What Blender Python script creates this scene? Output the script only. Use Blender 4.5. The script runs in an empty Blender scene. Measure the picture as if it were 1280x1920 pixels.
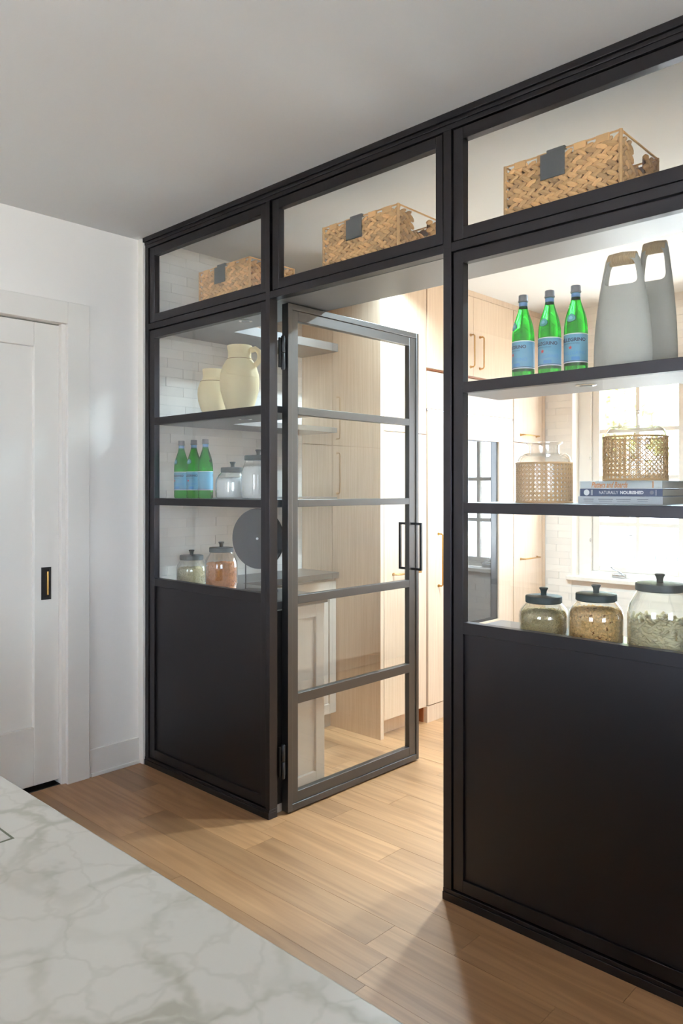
import bpy, bmesh, math, random
from mathutils import Vector, Matrix
R = random.Random(7)
PI = math.pi
SC = bpy.context.scene
COL = SC.collection

# ------------------------------------------------------------------ camera, sky, sun, exposure
CAM = Vector((3.480, -2.187, 1.4333))
cd = bpy.data.cameras.new('camera'); co = bpy.data.objects.new('camera', cd); COL.objects.link(co)
co.location = CAM; co.rotation_euler = (PI/2, 0, math.radians(43.434))
cd.sensor_fit = 'HORIZONTAL'; cd.sensor_width = 24.0; cd.lens = 1431.4/1280*24.0
cd.shift_y = -43.0/1280; cd.clip_start = 0.02; cd.clip_end = 200
SC.camera = co
W = bpy.data.worlds.new('sky'); SC.world = W; W.use_nodes = True
bg = W.node_tree.nodes['Background']; bg.inputs[0].default_value = (0.75, 0.885, 1.10, 1); bg.inputs[1].default_value = 9.6
sl = bpy.data.lights.new('sun', 'SUN'); sl.energy = 32.0; sl.angle = math.radians(1.5); sl.color = (1, .97, .93)
so = bpy.data.objects.new('sun', sl); COL.objects.link(so); so.rotation_euler = Vector((.68, .05, -.73)).to_track_quat('-Z', 'Y').to_euler()
vs = SC.view_settings
SC.display_settings.display_device = 'sRGB'
vs.view_transform = 'Standard'; vs.look = 'None'; vs.gamma = 1.0; vs.use_curve_mapping = False; vs.exposure = 1.0
SC.cycles.transparent_max_bounces = 48; SC.cycles.max_bounces = 14; SC.cycles.diffuse_bounces = 6
SC.cycles.glossy_bounces = 6; SC.cycles.transmission_bounces = 12
SC.cycles.sample_clamp_indirect = 8.0
SC.cycles.caustics_reflective = False; SC.cycles.caustics_refractive = False

# ------------------------------------------------------------------ materials
def srgb(r, g, b):
    f = lambda c: c/12.92 if c <= .04045 else ((c+.055)/1.055)**2.4
    return (f(r/255), f(g/255), f(b/255), 1)
def newmat(name):
    m = bpy.data.materials.new(name); m.use_nodes = True
    nt = m.node_tree; nt.nodes.clear()
    out = nt.nodes.new('ShaderNodeOutputMaterial')
    return m, nt, out
def nd(nt, t, **kw):
    n = nt.nodes.new(t)
    for k, v in kw.items(): setattr(n, k, v)
    return n
def setin(n, **kw):
    for k, v in kw.items():
        n.inputs[k.replace('_', ' ')].default_value = v
def plain(name, col, rough=.5, metal=0.0, spec=.5, bump=0.0, bscale=200.0, var=0.0, coat=0.0, isl=False):
    m, nt, out = newmat(name)
    p = nd(nt, 'ShaderNodeBsdfPrincipled')
    p.inputs['Base Color'].default_value = col; p.inputs['Roughness'].default_value = rough
    p.inputs['Metallic'].default_value = metal; p.inputs['Specular IOR Level'].default_value = spec
    if coat: p.inputs['Coat Weight'].default_value = coat
    nt.links.new(p.outputs[0], out.inputs[0])
    geo = nd(nt, 'ShaderNodeNewGeometry')
    nz = nd(nt, 'ShaderNodeTexNoise'); nz.inputs['Scale'].default_value = bscale; nz.inputs['Detail'].default_value = 3
    nt.links.new(geo.outputs['Position'], nz.inputs['Vector'])
    if bump:
        b = nd(nt, 'ShaderNodeBump'); b.inputs['Strength'].default_value = bump; b.inputs['Distance'].default_value = .002
        nt.links.new(nz.outputs[0], b.inputs['Height']); nt.links.new(b.outputs[0], p.inputs['Normal'])
    if var:
        oi = nd(nt, 'ShaderNodeObjectInfo')
        n2 = nd(nt, 'ShaderNodeTexNoise'); n2.inputs['Scale'].default_value = 9.0; n2.inputs['Detail'].default_value = 4
        nt.links.new(geo.outputs['Position'], n2.inputs['Vector'])
        ad = nd(nt, 'ShaderNodeMath', operation='ADD'); nt.links.new(geo.outputs['Random Per Island'] if isl else oi.outputs['Random'], ad.inputs[0]); nt.links.new(n2.outputs[0], ad.inputs[1])
        mr = nd(nt, 'ShaderNodeMapRange'); setin(mr, From_Min=.2, From_Max=1.6, To_Min=1-var, To_Max=1+var)
        nt.links.new(ad.outputs[0], mr.inputs['Value'])
        mx = nd(nt, 'ShaderNodeVectorMath', operation='SCALE'); mx.inputs[0].default_value = col[:3]
        nt.links.new(mr.outputs[0], mx.inputs['Scale']); nt.links.new(mx.outputs[0], p.inputs['Base Color'])
    return m
def wood(name, c1, c2, axis, rough=.45, scale=1.0, var=.12, ring=False, spec=.5):
    """grain stretched along axis (0 x, 1 y, 2 z); every object gets its own offset and tone"""
    m, nt, out = newmat(name)
    p = nd(nt, 'ShaderNodeBsdfPrincipled'); p.inputs['Roughness'].default_value = rough; p.inputs['Specular IOR Level'].default_value = spec
    geo = nd(nt, 'ShaderNodeNewGeometry'); oi = nd(nt, 'ShaderNodeObjectInfo')
    off = nd(nt, 'ShaderNodeVectorMath', operation='SCALE'); off.inputs[0].default_value = (37.1, 17.3, 29.7)
    nt.links.new(oi.outputs['Random'], off.inputs['Scale'])
    ad = nd(nt, 'ShaderNodeVectorMath', operation='ADD')
    nt.links.new(geo.outputs['Position'], ad.inputs[0]); nt.links.new(off.outputs[0], ad.inputs[1])
    mp = nd(nt, 'ShaderNodeMapping')
    s = [60*scale]*3; s[axis] = 1.6*scale; mp.inputs['Scale'].default_value = s
    nt.links.new(ad.outputs[0], mp.inputs['Vector'])
    n1 = nd(nt, 'ShaderNodeTexNoise'); setin(n1, Scale=1.0, Detail=5.0, Roughness=.6, Distortion=.4)
    nt.links.new(mp.outputs[0], n1.inputs['Vector'])
    fac = n1.outputs[0]
    if ring:
        mp2 = nd(nt, 'ShaderNodeMapping'); s2 = [11.0]*3; s2[axis] = 1.1; mp2.inputs['Scale'].default_value = s2
        nt.links.new(ad.outputs[0], mp2.inputs['Vector'])
        n3 = nd(nt, 'ShaderNodeTexNoise'); setin(n3, Scale=1.0, Detail=2.0, Distortion=.6)
        nt.links.new(mp2.outputs[0], n3.inputs['Vector'])
        ml = nd(nt, 'ShaderNodeMath', operation='MULTIPLY'); ml.inputs[1].default_value = 26.0
        nt.links.new(n3.outputs[0], ml.inputs[0])
        sn = nd(nt, 'ShaderNodeMath', operation='SINE'); nt.links.new(ml.outputs[0], sn.inputs[0])
        mr = nd(nt, 'ShaderNodeMapRange'); setin(mr, From_Min=-1, From_Max=1, To_Min=.35, To_Max=.65)
        nt.links.new(sn.outputs[0], mr.inputs['Value'])
        av = nd(nt, 'ShaderNodeMix'); av.inputs[0].default_value = .42
        nt.links.new(n1.outputs[0], av.inputs[2]); nt.links.new(mr.outputs[0], av.inputs[3]); fac = av.outputs[0]
    r = nd(nt, 'ShaderNodeValToRGB'); e = r.color_ramp.elements
    e[0].position = .3; e[0].color = c1; e[1].position = .72; e[1].color = c2
    nt.links.new(fac, r.inputs[0])
    mr2 = nd(nt, 'ShaderNodeMapRange'); setin(mr2, To_Min=1-var, To_Max=1+var)
    nt.links.new(oi.outputs['Random'], mr2.inputs['Value'])
    sc = nd(nt, 'ShaderNodeVectorMath', operation='SCALE')
    nt.links.new(r.outputs[0], sc.inputs[0]); nt.links.new(mr2.outputs[0], sc.inputs['Scale'])
    nt.links.new(sc.outputs[0], p.inputs['Base Color'])
    b = nd(nt, 'ShaderNodeBump'); setin(b, Strength=.12, Distance=.001)
    nt.links.new(fac, b.inputs['Height']); nt.links.new(b.outputs[0], p.inputs['Normal'])
    nt.links.new(p.outputs[0], out.inputs[0])
    return m
def thin_glass(name, tint, ior=1.5, rough=0.0, refl=1.0):
    m, nt, out = newmat(name)
    t = nd(nt, 'ShaderNodeBsdfTransparent'); t.inputs[0].default_value = tint
    g = nd(nt, 'ShaderNodeBsdfGlossy'); g.inputs['Roughness'].default_value = rough; g.inputs[0].default_value = (refl, refl, refl, 1)
    geo = nd(nt, 'ShaderNodeNewGeometry')
    # a thin sheet: the same reflectance from either side
    f2 = nd(nt, 'ShaderNodeFresnel'); f2.inputs[0].default_value = ior
    mx = nd(nt, 'ShaderNodeMixShader')
    # front faces use the Fresnel curve, back faces use none (the front face already stands for the sheet)
    mu = nd(nt, 'ShaderNodeMath', operation='MULTIPLY')
    s1 = nd(nt, 'ShaderNodeMath', operation='SUBTRACT'); s1.inputs[0].default_value = 1.0
    nt.links.new(geo.outputs['Backfacing'], s1.inputs[1])
    m2 = nd(nt, 'ShaderNodeMath', operation='MULTIPLY'); m2.inputs[1].default_value = 2.1; m2.use_clamp = True
    nt.links.new(f2.outputs[0], m2.inputs[0])
    nt.links.new(s1.outputs[0], mu.inputs[0]); nt.links.new(m2.outputs[0], mu.inputs[1])
    nt.links.new(mu.outputs[0], mx.inputs[0]); nt.links.new(t.outputs[0], mx.inputs[1]); nt.links.new(g.outputs[0], mx.inputs[2])
    nt.links.new(mx.outputs[0], out.inputs[0])
    return m
def solid_glass(name, col, ior=1.4):
    m, nt, out = newmat(name)
    g = nd(nt, 'ShaderNodeBsdfGlass'); g.inputs[0].default_value = col; g.inputs['IOR'].default_value = ior; g.inputs['Roughness'].default_value = 0
    nt.links.new(g.outputs[0], out.inputs[0]); return m
def emit(name, col, s):
    m, nt, out = newmat(name)
    e = nd(nt, 'ShaderNodeEmission'); e.inputs[0].default_value = col; e.inputs[1].default_value = s
    nt.links.new(e.outputs[0], out.inputs[0]); return m
def marble(name):
    m, nt, out = newmat(name)
    p = nd(nt, 'ShaderNodeBsdfPrincipled'); p.inputs['Roughness'].default_value = .28
    geo = nd(nt, 'ShaderNodeNewGeometry')
    n = nd(nt, 'ShaderNodeTexNoise'); setin(n, Scale=3.2, Detail=5.0, Roughness=.6)
    nt.links.new(geo.outputs['Position'], n.inputs['Vector'])
    sc = nd(nt, 'ShaderNodeVectorMath', operation='SCALE'); sc.inputs['Scale'].default_value = .26
    nt.links.new(n.outputs['Color'], sc.inputs[0])
    ad = nd(nt, 'ShaderNodeVectorMath', operation='ADD')
    nt.links.new(geo.outputs['Position'], ad.inputs[0]); nt.links.new(sc.outputs[0], ad.inputs[1])
    def veins(scale, w):
        v = nd(nt, 'ShaderNodeTexVoronoi', feature='DISTANCE_TO_EDGE'); v.inputs['Scale'].default_value = scale
        nt.links.new(ad.outputs[0], v.inputs['Vector'])
        mr = nd(nt, 'ShaderNodeMapRange', interpolation_type='SMOOTHSTEP'); setin(mr, From_Min=0, From_Max=w, To_Min=1, To_Max=0)
        nt.links.new(v.outputs['Distance'], mr.inputs['Value']); return mr.outputs[0]
    v1 = veins(6.0, .10); v2 = veins(11.0, .07)
    n2 = nd(nt, 'ShaderNodeTexNoise'); setin(n2, Scale=4.5, Detail=4.0)
    nt.links.new(geo.outputs['Position'], n2.inputs['Vector'])
    mr = nd(nt, 'ShaderNodeMapRange'); setin(mr, From_Min=.42, From_Max=.62, To_Min=.22, To_Max=.95)
    nt.links.new(n2.outputs[0], mr.inputs['Value'])
    a = nd(nt, 'ShaderNodeMath', operation='MULTIPLY'); nt.links.new(v1, a.inputs[0]); nt.links.new(mr.outputs[0], a.inputs[1])
    b = nd(nt, 'ShaderNodeMath', operation='MULTIPLY'); nt.links.new(v2, b.inputs[0]); b.inputs[1].default_value = .30
    c = nd(nt, 'ShaderNodeMath', operation='ADD', use_clamp=True); nt.links.new(a.outputs[0], c.inputs[0]); nt.links.new(b.outputs[0], c.inputs[1])
    n4 = nd(nt, 'ShaderNodeTexNoise'); setin(n4, Scale=2.0, Detail=3.0)
    nt.links.new(geo.outputs['Position'], n4.inputs['Vector'])
    cl = nd(nt, 'ShaderNodeMath', operation='MULTIPLY_ADD'); cl.inputs[1].default_value = .5; cl.inputs[2].default_value = -.18
    nt.links.new(n4.outputs[0], cl.inputs[0])
    c2 = nd(nt, 'ShaderNodeMath', operation='ADD', use_clamp=True); nt.links.new(c.outputs[0], c2.inputs[0]); nt.links.new(cl.outputs[0], c2.inputs[1])
    mx = nd(nt, 'ShaderNodeMix', data_type='RGBA'); mx.inputs[6].default_value = srgb(184, 177, 167); mx.inputs[7].default_value = srgb(155, 148, 134)
    nt.links.new(c2.outputs[0], mx.inputs[0]); nt.links.new(mx.outputs[2], p.inputs['Base Color'])
    nt.links.new(p.outputs[0], out.inputs[0]); return m

M = dict(
    wall=plain('white_wall_paint', srgb(232, 226, 218), .6),
    ceil=plain('ceiling_paint', srgb(212, 212, 211), .75),
    trim=plain('white_trim_paint', srgb(222, 216, 207), .35),
    steel=plain('black_steel', (.060, .056, .059, 1), .40, metal=1.0),
    steel_lit=plain('black_steel_lit', (.125, .118, .112, 1), .42, metal=1.0),  # same steel as the partition, lightened to stand in for reflected pantry light
    steelin=plain('black_steel_shelf', (.25, .25, .252, 1), .46, metal=1.0),
    oak=wood('oak_floor', srgb(140, 98, 60), srgb(178, 134, 92), 0, .42, .7, .17, ring=True, spec=1.0),
    cab=wood('pale_oak_veneer', srgb(202, 175, 148), srgb(218, 195, 170), 2, .42, 1.6, .012),
    cabin=plain('oak_edge', srgb(172, 112, 70), .6),
    base=plain('greige_paint', srgb(176, 166, 154), .45),
    brass=plain('brushed_brass', srgb(196, 148, 80), .32, metal=1.0),
    chrome=plain('chrome', srgb(190, 190, 190), .2, metal=1.0),
    black=plain('black_metal', srgb(16, 15, 16), .4),
    grout=plain('grout', srgb(206, 202, 195), .9),
    tile=plain('glazed_tile', srgb(222, 217, 210), .16, bump=.25, bscale=18, var=.07),
    counter=plain('dark_honed_stone', srgb(64, 62, 60), .28, spec=.6),
    marble=marble('veined_marble'),
    groove=plain('groove_green_grey', srgb(92, 90, 70), .6),
    glass=thin_glass('pane_glass', (.985, .99, .985, 1)),
    doorglass=thin_glass('door_pane_glass', (.98, .985, .975, 1), 1.68),
    jarglass=thin_glass('jar_glass', (.98, .985, .982, 1), 1.6),
    winglass=thin_glass('window_glass', (.97, .985, .98, 1), 1.45),
    fridgeglass=plain('dark_mirror_glass', srgb(30, 32, 30), .02, spec=1.0, coat=1.0),
    green=solid_glass('green_bottle_glass', (.16, .72, .2, 1), 1.38),
    cap=plain('bottle_cap', srgb(128, 126, 126), .4),
    blue=plain('label_blue', srgb(98, 160, 186), .5), lightblue=plain('label_pale', srgb(150, 200, 222), .5),
    cream=plain('label_line', srgb(225, 228, 225), .5), navy=plain('label_ink', srgb(24, 34, 62), .5),
    midblue=plain('label_mid_blue', srgb(70, 142, 196), .5),
    red=plain('label_star', srgb(206, 58, 44), .5), teal=plain('emblem_teal', srgb(92, 172, 170), .5),
    neck=plain('neck_label', srgb(104, 150, 190), .5),
    clay=plain('cream_clay', srgb(222, 203, 160), .8, bump=.2, bscale=60, var=.1),
    claydark=plain('clay_groove', srgb(150, 120, 84), .85),
    greyclay=plain('matte_grey_ceramic', srgb(176, 172, 161), .7, bump=.08, bscale=300),
    twine=plain('twine', srgb(186, 158, 118), .9, bump=.8, bscale=260),
    reed=plain('water_hyacinth', srgb(206, 160, 106), .7, bump=.6, bscale=130, var=.42, isl=True),
    reeddark=plain('basket_inside', srgb(118, 82, 48), .9),
    slate=plain('slate_grey_plate', srgb(74, 76, 77), .6),
    cane=plain('cane', srgb(208, 164, 106), .6, bump=.2, bscale=400),
    lid=plain('lid_grey_black', srgb(58, 66, 66), .5),
    seed=plain('green_seeds', srgb(206, 186, 140), .8, bump=1.0, bscale=420, var=.35, isl=True),
    nut=plain('nuts', srgb(236, 190, 124), .6, var=.3, isl=True), nutdark=plain('nut_fill', srgb(170, 116, 62), .8),
    oats=plain('orange_grain', srgb(210, 138, 76), .8, bump=1.0, bscale=300, var=.3, isl=True),
    lentil=plain('pale_seeds', srgb(200, 188, 148), .8, bump=1.0, bscale=320, var=.3, isl=True),
    pasta=plain('pasta', srgb(222, 206, 166), .6, var=.2, isl=True),
    flour=plain('white_powder', srgb(236, 236, 234), .9, bump=.3, bscale=60),
    disc=plain('dark_disc', srgb(58, 60, 61), .5, bump=.1, bscale=120),
    book1=plain('pale_book_cover', srgb(206, 212, 212), .5), book2=plain('navy_book_cover', srgb(58, 76, 112), .5),
    book3=plain('grey_book_cover', srgb(196, 200, 204), .5), page=plain('book_pages', srgb(190, 188, 180), .9),
    orange=plain('orange_ink', srgb(222, 142, 70), .5), greyink=plain('grey_ink', srgb(120, 126, 136), .5),
    whiteink=plain('white_ink', srgb(238, 238, 238), .5),
    grass=plain('pale_paving', srgb(226, 222, 214), .9, bump=.5, bscale=30), stone=plain('stone', srgb(188, 184, 176), .9, bump=.8, bscale=25, var=.25),
    leaf=plain('leaf', srgb(184, 194, 124), .6, var=.4, isl=True), bark=plain('bark', srgb(120, 104, 84), .9),
    siding=plain('white_siding', srgb(232, 234, 236), .6), pale=plain('grey_fence_paint', srgb(96, 104, 116), .7),
    darkwin=plain('dark_window', srgb(70, 84, 100), .15),
    lens=emit('fill_lens', (.9, .96, 1, 1), 6.0),  # glowing face of the added pantry fill lights
    charcoal=plain('charcoal_paint', srgb(44, 42, 42), .45),
)

# ------------------------------------------------------------------ geometry helpers (world coordinates, or local where noted)
def wloc(p):
    v = Vector((0, 0, 0))
    while p is not None:
        v = v + p.location; p = p.parent
    return v
class MB:
    def __init__(s): s.bm = bmesh.new()
    def box(s, x0, x1, y0, y1, z0, z1):
        v = [s.bm.verts.new(p) for p in ((x0,y0,z0),(x1,y0,z0),(x1,y1,z0),(x0,y1,z0),(x0,y0,z1),(x1,y0,z1),(x1,y1,z1),(x0,y1,z1))]
        for f in ((0,3,2,1),(4,5,6,7),(0,1,5,4),(1,2,6,5),(2,3,7,6),(3,0,4,7)): s.bm.faces.new([v[i] for i in f])
        return s
    def ring_xz(s, x0, x1, z0, z1, a, b, c, d, y0, y1):
        """rectangular frame in the xz plane: opening a..b, c..d"""
        s.box(x0, a, y0, y1, z0, z1); s.box(b, x1, y0, y1, z0, z1); s.box(a, b, y0, y1, z0, c); s.box(a, b, y0, y1, d, z1); return s
    def ring_yz(s, y0, y1, z0, z1, a, b, c, d, x0, x1):
        s.box(x0, x1, y0, a, z0, z1); s.box(x0, x1, b, y1, z0, z1); s.box(x0, x1, a, b, z0, c); s.box(x0, x1, a, b, d, z1); return s
    def prism(s, pts, z0, z1):
        n = len(pts); a = [s.bm.verts.new((p[0], p[1], z0)) for p in pts]; b = [s.bm.verts.new((p[0], p[1], z1)) for p in pts]
        s.bm.faces.new(a[::-1]); s.bm.faces.new(b)
        for i in range(n): s.bm.faces.new((a[i], a[(i+1) % n], b[(i+1) % n], b[i]))
        return s
    def lathe(s, prof, seg=32, c=(0,0,0), caps=True, sq=0.0, sx=1.0, sy=1.0):
        rings = []
        for r, z in prof:
            ring = []
            for i in range(seg):
                t = 2*PI*i/seg; k = 1.0
                if sq: k = (abs(math.cos(t))**4 + abs(math.sin(t))**4)**-.25; k = 1+(k-1)*sq
                ring.append(s.bm.verts.new((c[0]+r*k*math.cos(t)*sx, c[1]+r*k*math.sin(t)*sy, c[2]+z)))
            rings.append(ring)
        for a, b in zip(rings, rings[1:]):
            for i in range(seg):
                f = s.bm.faces.new((a[i], a[(i+1) % seg], b[(i+1) % seg], b[i])); f.smooth = True
        if caps: s.bm.faces.new(rings[0][::-1]); s.bm.faces.new(rings[-1])
        return s
    def tube(s, pts, r, seg=8, closed=False, flat=1.0):
        pts = [Vector(p) for p in pts]; n = len(pts); rings = []
        for i, p in enumerate(pts):
            a = pts[i-1] if (i > 0 or closed) else p; b = pts[(i+1) % n] if (i < n-1 or closed) else p
            d = (b-a).normalized(); u = d.orthogonal().normalized() if not rings else None
            if rings:
                u = (pu - d*pu.dot(d)).normalized()
            pu = u; w = d.cross(u)
            rr = r[i] if isinstance(r, (list, tuple)) else r
            rings.append([s.bm.verts.new(p + u*rr*math.cos(2*PI*k/seg) + w*rr*flat*math.sin(2*PI*k/seg)) for k in range(seg)])
        m = n if closed else n-1
        for i in range(m):
            a, b = rings[i], rings[(i+1) % n]
            for k in range(seg):
                f = s.bm.faces.new((a[k], a[(k+1) % seg], b[(k+1) % seg], b[k])); f.smooth = True
        if not closed: s.bm.faces.new(rings[0][::-1]); s.bm.faces.new(rings[-1])
        return s
    def blob(s, c, rx, ry, rz, rot, seg=6, rows=4):
        """low ellipsoid, rot a 3x3 matrix"""
        c = Vector(c); prev = None
        top = s.bm.verts.new(c + rot @ Vector((rx, 0, 0))); rr = []
        for j in range(1, rows):
            t = PI*j/rows
            rr.append([s.bm.verts.new(c + rot @ Vector((rx*math.cos(t), ry*math.sin(t)*math.cos(2*PI*k/seg), rz*math.sin(t)*math.sin(2*PI*k/seg)))) for k in range(seg)])
        bot = s.bm.verts.new(c + rot @ Vector((-rx, 0, 0)))
        for k in range(seg):
            fs = [s.bm.faces.new((top, rr[0][(k+1) % seg], rr[0][k]))[:] if False else s.bm.faces.new((top, rr[0][k], rr[0][(k+1) % seg]))]
            for a, b in zip(rr, rr[1:]): fs.append(s.bm.faces.new((a[k], b[k], b[(k+1) % seg], a[(k+1) % seg])))
            fs.append(s.bm.faces.new((rr[-1][k], bot, rr[-1][(k+1) % seg])))
            for f in fs: f.smooth = True
        return s
    def mesh(s, name, mat, off=None, angle=40):
        bmesh.ops.recalc_face_normals(s.bm, faces=s.bm.faces)
        me = bpy.data.meshes.new(name); s.bm.to_mesh(me); s.bm.free()
        if off is not None: me.transform(Matrix.Translation(-off))
        me.materials.append(mat); me.set_sharp_from_angle(angle=math.radians(angle)); return me
    def build(s, name, mat, parent=None, bevel=0.0, local=False, loc=None, kind=None, angle=40):
        off = None
        if not local:
            off = wloc(parent) if parent is not None else Vector((0, 0, 0))
            if loc is not None: off = off*0 + (wloc(parent) if parent else Vector((0,0,0))) + (Vector(loc) - wloc(parent) if parent else Vector(loc))
        me = s.mesh(name, mat, off, angle)
        return link(name, me, parent, bevel, Vector(loc) - (wloc(parent) if parent else Vector((0,0,0))) if loc is not None and not local else loc, kind)
def link(name, me, parent=None, bevel=0.0, loc=None, kind=None):
    o = bpy.data.objects.new(name, me); COL.objects.link(o)
    if parent is not None: o.parent = parent
    if loc is not None: o.location = loc
    if kind: o['kind'] = kind
    if bevel:
        b = o.modifiers.new('edge', 'BEVEL'); b.width = bevel; b.segments = 2; b.limit_method = 'ANGLE'; b.angle_limit = math.radians(50)
    return o
def thing(name, label, cat, loc=(0,0,0), group=None, rz=0.0):
    o = bpy.data.objects.new(name, None); COL.objects.link(o); o.location = loc; o.rotation_euler = (0, 0, rz)
    o.empty_display_size = .05; tag(o, label, cat, group); return o
def tag(o, label, cat, group=None):
    o['label'] = label; o['category'] = cat; o['kind'] = 'thing'
    if group: o['group'] = group
    return o
def struct(o):
    o['kind'] = 'structure'; return o
def sempty(name, loc=(0,0,0)):
    o = bpy.data.objects.new(name, None); COL.objects.link(o); o.location = loc; return struct(o)
KIDS = {}
def copy_tree(root, loc, label, rz=0.0, group=None, scale=1.0):
    r = root.copy(); COL.objects.link(r); r.location = loc; r.rotation_euler = (0, 0, rz); r.scale = (scale,)*3
    r['label'] = label
    if group: r['group'] = group
    for ch in [o for o in COL.objects if o.parent == root]:
        c = ch.copy(); COL.objects.link(c); c.parent = r
        for g in [o for o in COL.objects if o.parent == ch]:
            d = g.copy(); COL.objects.link(d); d.parent = c
    return r
def text_verts(txt, size, align='CENTER', extrude=0.0, space=1.0, shear=0.0, bold=0.0):
    cu = bpy.data.curves.new('t', 'FONT'); cu.body = txt; cu.size = size; cu.align_x = align; cu.align_y = 'CENTER'; cu.extrude = extrude
    cu.space_character = space; cu.shear = shear; cu.resolution_u = 3; cu.offset = bold
    o = bpy.data.objects.new('t', cu); COL.objects.link(o)
    dg = bpy.context.evaluated_depsgraph_get(); ev = o.evaluated_get(dg); me = bpy.data.meshes.new_from_object(ev)
    bpy.data.objects.remove(o); bpy.data.curves.remove(cu); return me
def text_round(name, txt, size, r, z, ang, mat, parent, width=None, bold=0.0):
    """lettering bent round a cylinder of radius r (local coordinates of the parent's thing)"""
    me = text_verts(txt, size, bold=bold)
    xs = [v.co.x for v in me.vertices]; k = width/(max(xs)-min(xs)) if width else 1.0; mid = (max(xs)+min(xs))/2
    for v in me.vertices:
        t = ang + (v.co.x-mid)*k/r; h = v.co.y
        v.co = (r*math.cos(t), r*math.sin(t), z+h)
    me.name = name; me.materials.clear(); me.materials.append(mat)
    return link(name, me, parent)
def text_flat(name, txt, size, origin, mat, parent, width=None, shear=0.0, height=None, bold=0.0):
    """lettering on a face that looks to -y, centre at origin (world)"""
    me = text_verts(txt, size, shear=shear, bold=bold); xs = [v.co.x for v in me.vertices]; ys = [v.co.y for v in me.vertices]
    k = width/(max(xs)-min(xs)) if width else 1.0; mid = (max(xs)+min(xs))/2; my = (max(ys)+min(ys))/2
    ky = height/(max(ys)-min(ys)) if height else 1.0
    off = wloc(parent)
    for v in me.vertices: v.co = Vector((origin[0]+(v.co.x-mid)*k, origin[1], origin[2]+(v.co.y-my)*ky)) - off
    me.name = name; me.materials.clear(); me.materials.append(mat)
    return link(name, me, parent)

H = 2.74; PW = 2.88; PD = 3.03
# ================================================================== room shell
fl = sempty('floor')
MB().box(-.6, 6.2, -5.6, 3.3, -.06, -.014).build('subfloor', M['groove'], fl)
def plank(x0, x1, y0, y1):
    g = .0005; c = ((x0+x1)/2, (y0+y1)/2, 0)
    MB().box(x0+g, x1-g, y0+g, y1-g, -.014, R.uniform(-.0004, .0)).build('plank', M['oak'], fl, loc=c)
pw = .1455; y = .336-pw*14; rowi = 0
KN = {}   # rows with known joints
while y < PD:
    y1 = min(y+pw, PD+.02)
    x = -.06; first = True
    xr = 3.75 if y < 0 else PW
    jj = R.uniform(.2, 1.3)
    joints = []
    t = x+jj
    while t < xr-.25: joints.append(t); t += R.uniform(.55, 1.7)
    if abs(y-.1905) < .02: joints = [.35, 1.163, 1.9]
    if abs(y-.045) < .02: joints = [.62, 1.56, 2.3]
    joints = [x]+joints+[xr]
    for a, b in zip(joints, joints[1:]): plank(a, b, y, y1)
    y = y1
MB().box(3.75, 6.1, -5.5, 0, -.014, 0).build('floor_area', M['oak'], fl)
MB().box(-.06, 3.75, -5.5, .336-pw*14, -.014, 0).build('floor_area', M['oak'], fl)

struct(MB().box(-.6, 6.2, -5.7, 3.3, H, H+.1).build('ceiling', M['ceil']))
# kitchen side of the white wall, with the opening of the sliding door
DY0, DY1, DZ = -1.32, -.411, 2.234
struct(MB().box(-.2, -.05, DY1, .0, 0, H).box(-.2, -.05, DY0, DY1, DZ, H).box(-.2, -.05, -5.6, DY0, 0, H).box(-.2, -.15, DY0, DY1, 0, DZ)
       .build('wall_left', M['wall']))
pl = sempty('wall_left_pantry')
MB().box(-.2, -.0028, .0, PD+.02, 0, H).build('wall_core', M['grout'], pl)
bk = sempty('wall_back_pantry')
WX0, WX1, WZ0, WZ1, WY = .867, 2.45, .80, 2.28, 3.15
MB().box(-.2, WX0-.012, PD+.0028, PD+.22, 0, H).box(WX1+.012, 3.1, PD+.0028, PD+.22, 0, H).box(WX0-.012, WX1+.012, PD+.0028, PD+.22, 0, WZ0-.02)\
    .box(WX0-.012, WX1+.012, PD+.0028, PD+.22, WZ1+.012, H).build('wall_core', M['grout'], bk)
struct(MB().box(PW, PW+.14, .045, PD+.22, 0, H).build('wall_right_pantry', M['wall']))
struct(MB().box(PW, 6.2, .0, .045, 0, H).build('wall_right_partition', M['wall']))
# kitchen walls behind the camera, with unseen windows added to light the kitchen
KB = -5.5
kw = MB(); KWIN = [(1.2, 2.5)]; KZ0, KZ1 = .80, 2.40; RWIN = (-4.5, -1.7)
kw.box(-.2, 1.2, KB-.15, KB, 0, H).box(2.5, 6.2, KB-.15, KB, 0, H)
for a, b in KWIN: kw.box(a, b, KB-.15, KB, 0, KZ0).box(a, b, KB-.15, KB, KZ1, H)
struct(kw.build('wall_back_kitchen', M['wall']))
ya_, yb_ = RWIN
struct(MB().box(6.05, 6.2, KB, ya_, 0, H).box(6.05, 6.2, yb_, 0, 0, H).box(6.05, 6.2, ya_, yb_, 0, KZ0).box(6.05, 6.2, ya_, yb_, KZ1, H).build('wall_right_kitchen', M['wall']))
w = sempty('window_3', (6.1, (ya_+yb_)/2, KZ0))
MB().ring_yz(ya_, yb_, KZ0, KZ1, ya_+.06, yb_-.06, KZ0+.06, KZ1-.06, 6.08, 6.14).build('frame', M['trim'], w, .003)
for k in (1, 2): MB().box(6.09, 6.13, ya_+(yb_-ya_)*k/3-.03, ya_+(yb_-ya_)*k/3+.03, KZ0+.06, KZ1-.06).build('mullion', M['trim'], w)
for k in range(3):
    a_ = ya_+(yb_-ya_)*k/3; b_ = ya_+(yb_-ya_)*(k+1)/3
    MB().box(6.108, 6.113, max(a_+.03, ya_+.06), min(b_-.03, yb_-.06), KZ0+.06, KZ1-.06).build('pane', M['winglass'], w)
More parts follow.
